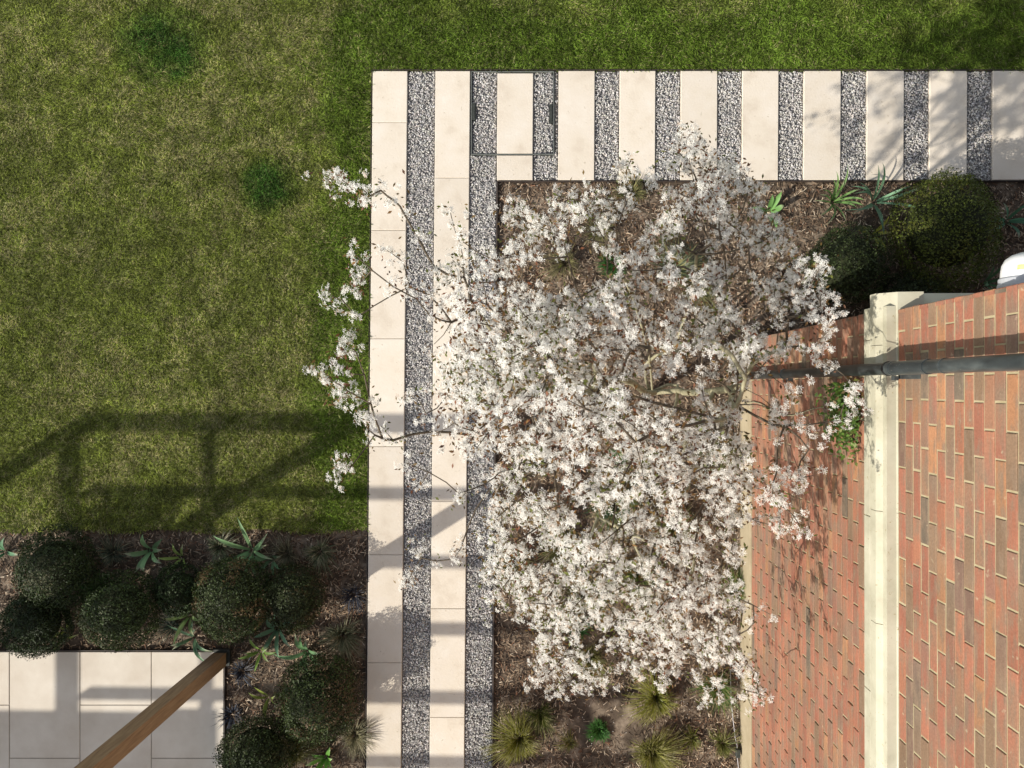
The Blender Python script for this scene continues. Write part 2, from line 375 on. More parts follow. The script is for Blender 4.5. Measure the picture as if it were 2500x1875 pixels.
# keep stones off the frame bars
keep = ~((np.abs(u - 1151) < 3) & (v < 380)) & ~((np.abs(u - 1352) < 3) & (v < 380)) & ~((np.abs(v - 378) < 3) & (u > 1148) & (u < 1354)) \
     & ~((u > 1152) & (u < 1163) & (v > 252) & (v < 295)) & ~((u > 1340) & (u < 1350) & (v > 255) & (v < 302))
u, v = u[keep], v[keep]
pos = G(u, v, 0); pos[:, 2] = rng.uniform(-.018, .002, len(u))
sz = rng.uniform(.6, 1.2, (len(u), 1)) * np.array([[.0084, .0062, .0050]]) * rng.uniform(.8, 1.2, (len(u), 3))
g = rng.beta(1.8, 1.8, len(u)) * .50 + .25
tint = np.stack([1.02 + rng.normal(0, .03, len(u)), .985 + 0 * u, .94 + rng.normal(0, .04, len(u))], 1)
vv, ff, cc = scatter_solid(pos, sz, g[:, None] * tint, IV, IF, tilt=6.3)
props(mesh("gravel", vv, ff, M_stone, col=cc), "grey and white gravel filling the strips between the slabs", "gravel", kind='stuff')

# ------------------------------------------------------------------ lawn blades
def lawn_mask(u, v): return (v < VT - 1 - 5 * rng.random(len(u))) | ((u < U(0, v) - 1 - 5 * rng.random(len(u))) & (v < BED_V + 6 * np.sin(u / 37.) + 4))
nb = 800000
u = rng.uniform(-60, 2560, nb); v = rng.uniform(-60, 1302, nb)
k = lawn_mask(u, v); u, v = u[k], v[k]
edge = np.where(v < VT, np.hypot(np.maximum(U(0, 175) - u, 0), (VT - v) * .8), U(0, v) - u)
p = G(u, v, 0); x, y = p[:, 0], p[:, 1]
n1 = vnoise(x, y, .55, 1); n2 = vnoise(x, y, .16, 2); n3 = vnoise(x, y, .05, 3)
lq = .45 + 1.1 * vnoise(x, y, .07, 13) * vnoise(x, y, .2, 14) * 2
lush = np.clip(1 - np.hypot((u - 400) / 135, (v - 105) / 130), 0, 1) * 1.25 * lq + np.clip(1 - np.hypot((u - 660) / 85, (v - 455) / 80), 0, 1) * 1.4 * lq
wv = vnoise(x, y, .22, 12)
green = np.clip((165 + 60 * (n1 - .5) + 90 * (wv - .5) - np.minimum(edge, 500)) / 70, 0, 1) * .85 + np.clip((250 - v) / 400, 0, 1) * np.clip((u - 700) / 500, 0, 1) * .5
dry = np.clip(.36 + .7 * (n1 - .5) + 1.1 * (n2 - .5) + 1.0 * (n3 - .5), 0, 1)
dry = dry * (1 - np.clip(green, 0, 1) * .85); dry = np.clip(dry - lush, 0, 1)
col_g = np.array([.22, .325, .05]); col_l = np.array([.13, .26, .055]); col_o = np.array([.285, .335, .075]); col_s = np.array([.62, .58, .30])
r = rng.random(len(u))
gr = np.clip(green + lush * .3, 0, 1)[:, None]
base = col_o * (1 - gr) + col_g * gr
base = base * (1 - np.clip(lush, 0, 1)[:, None]) + col_l * np.clip(lush, 0, 1)[:, None]
straw = (r < dry * .46)[:, None]
colb = np.where(straw, col_s * rng.uniform(.5, 1.15, (len(u), 1)), base * (.35 + 1.3 * rng.random((len(u), 1)) ** 1.5))
colb *= (.70 + .6 * vnoise(x, y, .075, 5))[:, None] * (.86 + .28 * vnoise(x, y, .8, 8))[:, None]
ang = rng.uniform(0, 2 * np.pi, len(u)) * .75 + vnoise(x, y, .3, 6) * 6
L_ = rng.uniform(.014, .042, len(u)) * (1 + .25 * np.clip(gr[:, 0], 0, 1)); hz = (.002 + .020 * rng.random(len(u)) ** 1.6) * (1 + .2 * gr[:, 0] + np.clip(lush, 0, 1) * .6); wd = rng.uniform(.0014, .0026, len(u))
d = np.stack([np.cos(ang), np.sin(ang), 0 * ang], 1); s_ = np.stack([-np.sin(ang), np.cos(ang), 0 * ang], 1)
b0 = p.copy(); b0[:, 2] = -.004
VV = np.stack([b0 - s_ * wd[:, None], b0 + s_ * wd[:, None], b0 + d * (L_ * .55)[:, None] + s_ * (wd * .8)[:, None] + np.array([0, 0, 1]) * (hz * .85)[:, None],
               b0 + d * L_[:, None] + np.array([0, 0, 1]) * hz[:, None], b0 + d * (L_ * .55)[:, None] - s_ * (wd * .8)[:, None] + np.array([0, 0, 1]) * (hz * .85)[:, None]], 1)
ix = (np.arange(len(u)) * 5)[:, None] + np.array([[0, 1, 2, 3, 4]])
cc = np.repeat(colb, 5, 0)
props(mesh("grass", VV.reshape(-1, 3), ix, M_grass, col=cc), "short mown grass with dry straw patches and greener edges", "grass", kind='stuff')

# ------------------------------------------------------------------ bark mulch
def bed_mask(u, v):
    main = (v > VB + 6) & (u > U(4, v) + 6) & ((u < 1806) | (v < 838)) & (v < 1960)
    left = (v > BED_V - 4 + 6 * np.sin(u / 31.)) & (u < U(0, v) - 5) & ~((u < PAT_U + 5) & (v > PAT_V - 5)) & (v < 1960)
    return main | left
nc = 125000
u = rng.uniform(-60, 2560, nc); v = rng.uniform(VB, 1960, nc); k = bed_mask(u, v)
bare = np.clip(1.1 - np.hypot((u - 1490) / 170, (v - 1770) / 110), 0, 1)      # a trodden bare patch at the bottom of the bed
k &= rng.random(nc) > bare * 1.1
u, v = u[k], v[k]; n_ = len(u)
pos = G(u, v, 0); pos[:, 2] = rng.uniform(-.03, .0, n_)
sz = np.stack([rng.uniform(.007, .025, n_), rng.uniform(.0016, .0042, n_), rng.uniform(.0008, .002, n_)], 1)
pal = np.array([[.26, .185, .125], [.12, .082, .056], [.42, .325, .23], [.05, .036, .028], [.19, .105, .065], [.60, .50, .38]])
cc0 = pal[rng.choice(6, n_, p=[.26, .25, .18, .14, .10, .07])] * rng.uniform(.75, 1.25, (n_, 1)) * (.75 + .5 * vnoise(pos[:, 0], pos[:, 1], .3, 21))[:, None]
BX = np.array([[x, y, z] for x in (-1, 1) for y in (-1, 1) for z in (-1, 1)], float); BX[:, 1] *= np.where(BX[:, 0] > 0, .5, 1)
BF = np.array([[0, 1, 3, 2], [4, 6, 7, 5], [0, 4, 5, 1], [2, 3, 7, 6], [0, 2, 6, 4], [1, 5, 7, 3]])
vv, ff, cc = scatter_solid(pos, sz, cc0, BX, BF, tilt=.9)
props(mesh("bark_mulch", vv, ff, M_chip, col=cc), "brown bark chip mulch covering the planting beds", "mulch", kind='stuff')

# ------------------------------------------------------------------ the brick house
house = empty("brick_house", (X_L, Y_C, 0), "red brick house with cream stone ledge rising at the right", "house")
HL = np.array([X_L, Y_C, 0])
ZT = 7.6
PALB = np.array([[.42, .160, .090], [.45, .178, .095], [.39, .145, .086], [.47, .22, .10], [.28, .175, .105], [.185, .145, .105], [.24, .145, .105], [.36, .175, .10]])
def brick_face(origin, du, length, z0, z1, first_half):
    """bricks laid on a vertical face; origin = lower corner at the outside edge, du = unit vector away from it"""
    out = np.cross(du, [0, 0, 1.0]); 
    mb = MB(); zz = z0; c = 0
    Vb, Cb = [], []
    while zz + .066 <= z1 + 1e-6:
        s = 0.0; l0 = .1025 if (c % 2) == first_half else .215
        while s < length:
            l = l0 if s == 0 else .215
            e = min(s + l, length)
            if e - s > .03:
                base = np.array([1, 1, 1.]) * PALB[rng.choice(8, p=PROB)] * rng.uniform(.70, .90)
                dep = rng.normal(0, .0012); j = rng.normal(0, .0009, 4)
                a0, a1, b0_, b1 = s + j[0] + (.0 if s else 0), e + j[1], zz + j[2], zz + .0665 + j[3]
                f = .0028
                pts = []
                for (aa, bb, oo) in ((a0, b0_, -.02), (a1, b0_, -.02), (a1, b1, -.02), (a0, b1, -.02),
                                     (a0, b0_, dep - f), (a1, b0_, dep - f), (a1, b1, dep - f), (a0, b1, dep - f),
                                     (a0 + f, b0_ + f, dep), (a1 - f, b0_ + f, dep), (a1 - f, b1 - f, dep), (a0 + f, b1 - f, dep)):
                    pts.append(origin + du * aa + np.array([0, 0, bb]) + OUT * oo)
                Vb.append(pts)
                cv = np.tile(base, (12, 1))
                if rng.random() < .45:
                    t_ = PALB[rng.choice([4, 5, 6])]; side = [1, 2, 5, 6, 9, 10] if rng.random() < .5 else [0, 3, 4, 7, 8, 11]
                    cv[side] = cv[side] * .3 + t_ * .7
                Cb.append(cv)
            s = e + .009
        zz += .075; c += 1
    Vb = np.array(Vb); n = len(Vb)
    fq = np.array([[0, 1, 5, 4], [1, 2, 6, 5], [2, 3, 7, 6], [3, 0, 4, 7], [4, 5, 9, 8], [5, 6, 10, 9], [6, 7, 11, 10], [7, 4, 8, 11], [8, 9, 10, 11]])
    return Vb.reshape(-1, 3), (fq[None] + (np.arange(n) * 12)[:, None, None]).reshape(-1, 4), np.concatenate(Cb)
def brick_wall(name, x0, z0, z1, par, prob, rec, lf=6.0, ls=4.5):
    global OUT, PROB
    PROB = prob
    mb = MB()
    OUT = np.array([-1., 0, 0]); a = brick_face(np.array([x0, Y_C, 0.]), np.array([0, -1., 0]), lf, z0, z1, 0); mb.add(*a)
    OUT = np.array([0, 1., 0]); a = brick_face(np.array([x0, Y_C, 0.]), np.array([1., 0, 0]), ls, z0, z1, 1); mb.add(*a)
    o = mb.build(name, M_brick, par, usecol=True)
    mm = MB(); mm.box((x0 + rec, Y_C - 9, z0 - .009), (x0 + 6, Y_C - rec, z1 + .003)); mm.build("mortar", M_mortar, o)
    return o
brick_wall("lower_wall", X_L, .29, 2.47, house, [.27, .22, .21, .11, .08, .03, .03, .05], .0065)
brick_wall("upper_wall", X_U, 2.71, ZT, house, [.24, .19, .19, .10, .09, .05, .05, .09], .0045)
pl = MB(); pl.box((X_S - .004, Y_C - 9, -.1), (X_L + 5.9, Y_C + .008, .28), .004); pl.build("plinth", M_plinth, house)
# cream ledge: plain lower course with a deeper weathered slab on top, jointed
lg = MB(); lg.box((X_L + .02, Y_C - 9, 2.482), (X_L + 5.9, Y_C + .02, 2.69)); 
yj = [.408 + .0, .24, -.67, -1.57, -2.47, -3.37, -4.3, -5.2]
for i in range(len(yj) - 1):
    a, b = yj[i], yj[i + 1]
    lg.box((X_S, b + .0015, 2.48), (X_S + .2, a - .0015, 2.5535), .003)
yj = [.474, .21, -.63, -1.20, -2.0, -2.9, -3.8, -4.7]
for i in range(len(yj) - 1):
    a, b = yj[i] - .0015, yj[i + 1] + .0015
    Vx = [[X_S + .001, b, 2.556], [X_S + .2, b, 2.556], [X_S + .2, b, 2.708], [X_U + .004, b, 2.695], [X_S + .006, b, 2.625], [X_S + .001, b, 2.620]]
    Vx = Vx + [[q[0], a, q[2]] for q in Vx]
    lg.add(Vx, [np.array([[0, 1, 2, 3, 4, 5]])[:, ::1], np.array([[11, 10, 9, 8, 7, 6]]), np.array([[i_, 6 + i_, 6 + (i_ + 1) % 6, (i_ + 1) % 6] for i_ in range(6)])])
Vx = []
for xx in (X_S + .203, X_L + 5.9):
    Vx += [[xx, Y_C - .2, 2.556], [xx, .474, 2.556], [xx, .474, 2.62], [xx, Y_C, 2.70], [xx, Y_C - .2, 2.70]]
lg.add(Vx, [np.array([[4, 3, 2, 1, 0]]), np.array([[5, 6, 7, 8, 9]]), np.array([[i_, (i_ + 1) % 5, 5 + (i_ + 1) % 5, 5 + i_] for i_ in range(5)])])
lg.build("stone_ledge", M_ledge, house)
rf = MB(); rf.box((X_U - .04, Y_C - 9.3, ZT + .01), (X_U + 6.4, Y_C + .04, ZT + .2), .01); rf.build("roof", M_roof, house)

# down pipe
PX, PY = X_S - .048, .086
dp = empty("drain_pipe", (PX, PY, 0), "dark grey round drain pipe running down the brick wall", "drain pipe")
mb = MB(); mb.tube([(PX, PY, .1), (PX, PY, ZT - .1)], .030, 24, caps=True); mb.build("pipe", M_pipe, dp, smooth=True)
mb = MB(); mb.tube([(PX, PY, 2.89), (PX, PY, 3.25)], .0325, 24); mb.build("socket", M_pipe, dp, smooth=False)
for zc_, rr, hh in ((2.885, .0355, .008), (3.26, .0338, .005), (3.40, .0322, .005)):
    mb = MB(); mb.tube([(PX, PY, zc_ - hh), (PX, PY, zc_ + hh)], rr, 28); mb.build("collar", M_rubber if rr > .034 else M_pipe, dp)
for zb in (2.93, 5.2, 1.3):
    xw = X_U if zb > 2.6 else X_L
    mb = MB(); mb.box((PX + .028, PY - .05, zb - .012), (xw - .001, PY + .03, zb + .012), .002)
    mb.box((PX - .004, PY - .056, zb - .014), (PX + .02, PY - .036, zb + .014), .002)
    mb.tube([(PX, PY, zb - .013), (PX, PY, zb + .013)], .0345, 28)
    mb.build("bracket", M_pipe, dp)

# white domed fitting on the side wall
fx = empty("dome_light", (1.94, Y_C, 3.5), "white domed light with yellow sticker fixed to the brick corner", "wall light")
def lathe_y(prof, cx, y0, cz, sides=32):
    a = np.linspace(0, 2 * np.pi, sides, endpoint=False); V = []
    for (r_, y_) in prof: V += [[cx + r_ * math.cos(t), y0 + y_, cz + r_ * math.sin(t)] for t in a]
    n_ = len(prof); Fq = [[i * sides + (j + 1) % sides, i * sides + j, (i + 1) * sides + j, (i + 1) * sides + (j + 1) % sides] for i in range(n_ - 1) for j in range(sides)]
    return np.array(V), [np.array(Fq), np.array([[(n_ - 1) * sides + j for j in range(sides)][::-1]])]
mb = MB(); mb.add(*lathe_y([(.104, 0), (.104, .02), (.1, .026), (.1, .044), (.094, .05)], 1.94, Y_C, 3.5)); mb.build("base", M_greyp, fx, smooth=False)
mb = MB(); mb.add(*lathe_y([(.093, .0502), (.092, .07), (.088, .098), (.076, .122), (.055, .138), (.028, .147), (.004, .149)], 1.94, Y_C, 3.5)); mb.build("dome", M_white, fx, smooth=True)
mb = MB()
V = []
for i in range(5):
    for j in range(3):
        t = math.pi / 2 + .15 + i * .1; yy = .072 + j * .009; rr = .0955 - max(0, yy - .07) * .14
        V.append([1.94 + rr * math.cos(t + .35), Y_C + yy, 3.5 + rr * math.sin(t + .35)])
mb.add(V, np.array([[i * 3 + j, i * 3 + j + 1, (i + 1) * 3 + j + 1, (i + 1) * 3 + j] for i in range(4) for j in range(2)])); mb.build("sticker", M_stick, fx)

# thin hose lying by the wall
hp = [P(a, b, .02) for a, b in ((1782, 1560), (1783, 1620), (1784, 1680), (1786, 1720), (1790, 1760), (1795, 1800), (1800, 1822), (1799, 1840), (1806, 1900), (1804, 1990))]
mb = MB(); mb.tube(hp, .0035, 6); props(mb.build("garden_hose", M_hose, smooth=True), "thin grey hose lying between the bed and the house wall", "hose")
mb = MB(); c = P(1801, 1838, .02); mb.box(c - [.018, .035, .02], c + [.018, .035, .025], .006); props(mb.build("hose_connector", M_dark, loc=tuple(c)), "small black hose connector box against the foot of the wall", "hose connector")

# ------------------------------------------------------------------ pergola (one post in view, its roof throws the barred shadows)
def S(u, v, h):                            # the point at height h whose shadow falls at (u, v) on the ground
    g = G(u, v); k = h / math.tan(R(SUN_EL)); return np.array([g[0] - SUN_DIR[0] / n0 * k, g[1] - SUN_DIR[1] / n0 * k])
n0 = math.hypot(*SUN_DIR); PH = 2.42
pb = G(543, 1604)
pg = empty("pergola", (pb[0], pb[1], 0), "brown timber pergola post slanting up from the patio corner", "pergola")
def member(x0, y0, x1, y1, z0, z1, name): 
    mb = MB(); mb.box((min(x0, x1), min(y0, y1), z0), (max(x0, x1), max(y0, y1), z1), .004); return mb.build(name, M_wood, pg)
yb = S(600, 1030, PH)[1]; xr = pb[0]; xl = S(172, 1030, PH - .11)[0]
xm = S(868, 1030, PH)[0]
pw = .056
for (px_, nm) in ((xr, 0), (xm, 1), (xl, 2)):
    py_ = pb[1] if nm == 0 else yb
    o = member(px_ - pw, py_ - pw, px_ + pw, py_ + pw, .06, PH + .05, "post")
    if nm == 0:
        f = MB(); f.box((px_ - .07, py_ - .07, -.02), (px_ + .07, py_ + .07, .02), .003); f.box((px_ - .05, py_ - .05, .02), (px_ + .05, py_ + .05, .06)); f.build("foot", M_dark, o)
    member(px_ - pw, py_ - 4.2, px_ + pw, py_ - 4.2 + 2 * pw, .0, PH + .05, "post")
member(xl - .03, yb - .026, xr + .3, yb + .026, PH - .075, PH + .075, "beam")
for vv_ in (1200, 1365, 1527, 1693, 1850, 2015, 2180, 2345):
    y_ = S(600, vv_, PH)[1]; member(xl, y_ - .02, xr + .3, y_ + .02, PH - .05, PH + .05, "rafter")
member(xl - .035, yb - 4.3, xl + .035, yb - .027, PH - .17, PH - .055, "side_beam")
x5 = S(510, 1030, PH - .09)[0]; member(x5 - .02, yb - 4.3, x5 + .02, yb - .027, PH - .125, PH - .055, "side_beam")
member(xr - .035, yb - 4.3, xr + .035, yb - .027, PH - .17, PH - .055, "side_beam")
c0 = S(-900, 1740, PH); c1 = S(395, 2500, PH)  # unseen flat sheet over the pergola, added only to shade the patio
mb = MB(); mb.box((c0[0], c1[1], PH + .08), (c1[0], c0[1], PH + .10)); 
c2 = S(500, 1750, PH)
mb.box((c1[0] + .001, c1[1], PH + .08), (c2[0], c2[1], PH + .10)); mb.build("shade_panel", M_shade_panel, pg)

# ------------------------------------------------------------------ plants
def ribbons(base, ang, reach, height, width, seg=4, droop=1.35, fold=0.0):
    n = len(base); t = np.linspace(0, 1, seg + 1)
    d = np.stack([np.cos(ang), np.sin(ang), 0 * ang], 1); s = np.stack([-np.sin(ang), np.cos(ang), 0 * ang], 1)
    wob = rng.normal(0, .12, n)
    V = np.zeros((n, seg + 1, 2, 3))
    for i, tt in enumerate(t):
        c = base + d * (reach * tt ** 1.15)[:, None] + s * (reach * wob * tt * tt)[:, None]
        c = c + np.array([0, 0, 1]) * (height * (tt * (1 + droop) - droop * tt * tt))[:, None]
        w_ = width * (.55 + 1.6 * tt * (1 - tt) * 1.4) * (1 - tt ** 3 * .97)
        V[:, i, 0] = c - s * w_[:, None]; V[:, i, 1] = c + s * w_[:, None]
    idx = np.arange(n)[:, None, None] * (2 * (seg + 1))
    q = np.array([[2 * i, 2 * i + 1, 2 * i + 3, 2 * i + 2] for i in range(seg)])
    return V.reshape(-1, 3), (idx + q[None]).reshape(-1, 4), 2 * (seg + 1)
def tuft(name, u, v, r, h, n_, col, label, cat, group, width=.0022, tipcol=None, spread=.25, seg=4, droop=1.35):
    r *= .92; h *= .92
    c = G(u, v); c[2] = -.03
    # foot of the plant corrected for its own height
    a = rng.uniform(0, 2 * np.pi, n_); rb = rng.random(n_) ** .5 * r * spread
    base = c + np.stack([np.cos(a) * rb, np.sin(a) * rb, 0 * a], 1)
    ang = a + rng.normal(0, .5, n_)
    f = rng.random(n_); ln_ = rng.uniform(0, 6.28); clump_ = 1 + .45 * np.cos(ang - ln_) + .25 * np.sin(3 * ang + ln_)
    V, Fq, m_ = ribbons(base, ang, r * clump_ * (.25 + .8 * f), h * (1.15 - .6 * f) * rng.uniform(.7, 1.1, n_), width * rng.uniform(.7, 1.3, n_), seg, droop)
    col = np.array(col); cc = col * rng.uniform(.55, 1.4, (n_, 1))
    if tipcol is not None:
        k_ = rng.random((n_, 1)) < .3; cc = np.where(k_, np.array(tipcol) * rng.uniform(.7, 1.2, (n_, 1)), cc)
    o = mesh(name, V, Fq, M_leaf, col=np.repeat(cc, m_, 0), loc=tuple(c)); props(o, label, cat, group); return o
SG, OL, YG = (.13, .16, .085), (.13, .13, .04), (.21, .21, .035)
GRP1 = "tufts of ornamental grass in the beds"
for (u, v, r, h, n_, cl, lb) in (
    (275, 1350, .17, .14, 240, (.10, .14, .10), "grey-green sedge tuft in the left bed beside the leftmost dark shrub"),
    (536, 1335, .16, .13, 220, SG, "pale green sedge tuft at the lawn edge, just left of the largest strap-leaved plant"),
    (702, 1352, .17, .13, 240, (.13, .13, .08), "brownish sedge tuft between the largest strap-leaved plant and the end tuft by the lawn"),
    (782, 1345, .17, .13, 240, SG, "green sedge tuft at the lawn edge, nearest to the long path"),
    (838, 1550, .21, .16, 380, (.17, .19, .11), "large pale spiky sedge tuft beside the long path"),
    (866, 1792, .19, .14, 280, (.19, .18, .10), "straw coloured sedge tuft at the bottom right of the left bed"),
    (722, 1838, .18, .15, 300, (.17, .17, .04), "yellow-green grass tuft between the two lowest dark shrubs"),
    (425, 1530, .16, .12, 200, (.08, .12, .09), "dull green sedge tuft just above the patio edge")):
    tuft("sedge", u, v, r, h, n_, cl, lb, "ornamental grass", GRP1, tipcol=(.34, .31, .2))
for (u, v, r, h, n_, cl, lb) in (
    (1270, 1800, .25, .20, 620, YG, "yellow-green grass tuft at the bottom left of the bed, nearest the gravel"),
    (1318, 1742, .16, .17, 260, (.09, .11, .02), "small dark green tuft behind the bottom left yellow grass"),
    (1602, 1702, .24, .20, 520, (.25, .26, .045), "bright yellow grass tuft peeping below the blossom in the lower bed"),
    (1588, 1830, .25, .22, 640, (.22, .22, .05), "spiky yellow grass tuft in the bottom middle of the bed"),
    (1748, 1668, .20, .20, 360, (.09, .17, .035), "fresh green grass tuft close to the house wall"),
    (1762, 1815, .15, .12, 200, (.13, .15, .03), "low olive grass tuft near the hose connector"),
    (1690, 1806, .12, .08, 130, (.16, .18, .03), "small yellowish tuft between the spiky tuft and the wall"),
    (1392, 1815, .11, .07, 120, (.2, .19, .04), "small yellow tuft on the mulch left of the bare soil"),
    (1440, 1600, .20, .20, 360, (.12, .12, .03), "olive grass tuft under the lowest blossom branches"),
    (1262, 1362, .21, .18, 380, (.16, .17, .05), "arching grass tuft beside the gravel below the crown"),
    (1785, 1440, .18, .20, 320, (.09, .16, .03), "green grass tuft pressed against the foot of the brick wall"),
    (1640, 660, .25, .20, 420, (.10, .13, .07), "large grey-green tuft seen through the upper blossom"),
    (1700, 700, .2, .16, 260, (.14, .15, .07), "pale tuft beside the large grey-green one near the house corner"),
    (1500, 1230, .26, .18, 480, (.07, .13, .06), "deep green tuft in the shade under the crown"),
    (1650, 1290, .24, .18, 420, (.13, .15, .04), "yellowish tuft under the crown close to the wall"),
    (1330, 1120, .2, .16, 280, (.13, .12, .06), "brownish grass tuft on the open mulch left of the trunk"),
    (1545, 470, .18, .14, 220, (.12, .12, .05), "small olive tuft just below the striped path"),
    (1420, 1450, .22, .18, 360, (.13, .14, .04), "olive tuft hidden below the lower branches"),
    (1460, 560, .18, .14, 240, (.15, .14, .07), "brownish tuft below the striped path between two blossom sprays"),
    (1560, 1400, .22, .18, 380, (.10, .15, .04), "green tuft in the lower middle of the tree bed"),
    (1720, 1130, .2, .18, 300, (.12, .15, .05), "olive tuft at the wall foot below the drain pipe"),
    (1380, 1330, .2, .16, 300, (.12, .13, .04), "olive tuft left of the middle under the crown"),
    (1380, 640, .2, .15, 260, (.17, .15, .08), "straw coloured tuft in the upper left of the bed")):
    tuft("grass_tuft", u, v, r, h, n_, cl, lb, "ornamental grass", GRP1, tipcol=(.33, .31, .14))
for (u, v, lb) in ((588, 1640, "black spidery mondo grass just right of the pergola post foot"), (566, 1745, "black spidery mondo grass hanging over the patio edge"), (862, 1452, "dark spidery mondo grass beside the long path")):
    tuft("black_mondo_grass", u, v, .15, .08, 110, (.025, .025, .035), lb, "mondo grass", "black mondo grass clumps", width=.0028, tipcol=(.10, .12, .16))
for (u, v, r, h, n_, lb) in ((238, 1430, .12, .12, 260, "bright fine green clump between two dark shrubs on the left"), (1465, 1783, .085, .06, 420, "small bright green cushion on the bare soil"),
                             (1500, 640, .10, .08, 260, "bright green cushion near the top of the tree bed"), (1405, 1535, .10, .1, 240, "bright green clump under the lower blossom"), (1500, 1120, .10, .1, 200, "bright green clump below the crown middle")):
    tuft("green_clump", u, v, r, h, n_, (.06, .16, .035), lb, "plant", "small bright green clumps", width=.004, spread=.6, seg=3, droop=.8)
def strap(u, v, n_, r, h, col, label, width=.014, tip=None):
    c = G(u, v); c[2] = -.03
    root = empty("strap_leaved_plant", c, label, "plant", "strap-leaved plants in the beds")
    ang = np.linspace(0, 2 * np.pi, n_, endpoint=False) + rng.normal(0, .35, n_) + rng.uniform(0, 6)
    base = c + np.stack([np.cos(ang), np.sin(ang), 0 * ang], 1) * .012
    L2 = rng.uniform(.55, 1.1, n_) * r
    t = np.linspace(0, 1, 9); hh = h * rng.uniform(.7, 1.2, n_); dr = rng.uniform(.9, 1.7, n_); wob = rng.normal(0, .3, n_)
    for i in range(n_):
        d = np.array([math.cos(ang[i]), math.sin(ang[i]), 0]); s = np.array([-d[1], d[0], 0]); V = []
        for tt in t:
            cpt = base[i] + d * L2[i] * tt + s * L2[i] * wob[i] * tt * tt + np.array([0, 0, 1]) * hh[i] * (tt * (1 + dr[i]) - dr[i] * tt * tt)
            w_ = width * (.5 + 1.5 * tt * (1 - tt) * 1.5) * (1 - tt ** 4 * .96)
            V += [cpt - s * w_ + [0, 0, w_ * .5], cpt, cpt + s * w_ + [0, 0, w_ * .5]]
        Fq = np.array([[3 * k_ + a_, 3 * k_ + a_ + 1, 3 * k_ + a_ + 4, 3 * k_ + a_ + 3] for k_ in range(8) for a_ in (0, 1)])
        cl = np.array(col) * rng.uniform(1.0, 2.4); C_ = np.tile(cl, (27, 1))
        if tip is not None and rng.random() < .4: C_[18:] = C_[18:] * .5 + np.array(tip) * .5
        mesh("leaf", np.array(V), Fq, M_leaf, root, C_, True, tuple(c))
SGn, SYl = (.11, .19, .09), (.19, .24, .05)
for (u, v, n_, r, h, col, lb, wdt) in (
    (366, 1345, 7, .20, .17, SGn, "strap-leaved plant with pale tips at the lawn edge, left one", .021),
    (442, 1362, 6, .15, .12, (.16, .22, .06), "small strap-leaved plant left of the dark middle shrub", .013),
    (612, 1345, 10, .28, .2, SGn, "largest strap-leaved plant at the lawn edge of the left bed", .018),
    (662, 1365, 6, .17, .15, (.10, .19, .10), "strap-leaved plant tucked against the right of the largest one", .016),
    (462, 1502, 9, .19, .16, (.17, .25, .10), "glossy pale strap-leaved plant left of the brown-tinged shrub", .015),
    (470, 1560, 8, .20, .12, (.10, .18, .10), "strap-leaved plant arching over the patio edge by the post", .014),
    (676, 1535, 7, .20, .15, (.09, .18, .11), "blue-green strap-leaved plant just right of the pergola post", .018),
    (634, 1592, 8, .18, .12, (.11, .18, .04), "strap-leaved plant on the mulch above the black mondo grass", .012),
    (748, 1592, 8, .21, .15, (.10, .19, .09), "strap-leaved plant left of the large pale sedge", .018),
    (655, 1705, 6, .15, .12, SYl, "yellow-green strap-leaved plant on mulch beside the round lower shrub", .012),
    (795, 1852, 8, .14, .12, (.10, .24, .04), "bright green young strap-leaved plant at the bottom edge", .018),
    (160, 1545, 6, .16, .12, SYl, "yellow-green strap-leaved plant at the far left above the patio", .014),
    (2035, 492, 16, .24, .2, (.10, .18, .055), "light green strap-leaved plant below the striped path, left of the pair", .0085),
    (2135, 492, 13, .34, .24, (.09, .17, .10), "long arching strap-leaved plant touching the large round shrub", .010),
    (2128, 575, 7, .18, .14, (.22, .22, .04), "yellowing strap-leaved plant in the shade beside the large round shrub", .013),
    (1878, 520, 6, .15, .13, (.10, .20, .06), "green broad-leaved plant at the right edge of the blossom", .022),
    (8, 1350, 6, .17, .13, (.07, .15, .08), "strap-leaved plant cut by the left edge of the photo", .016),
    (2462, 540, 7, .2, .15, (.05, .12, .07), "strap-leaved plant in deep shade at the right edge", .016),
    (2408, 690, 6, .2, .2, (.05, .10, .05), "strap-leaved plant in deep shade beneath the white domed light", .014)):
    strap(u, v, n_, r, h, col, lb, wdt, (.45, .42, .3))

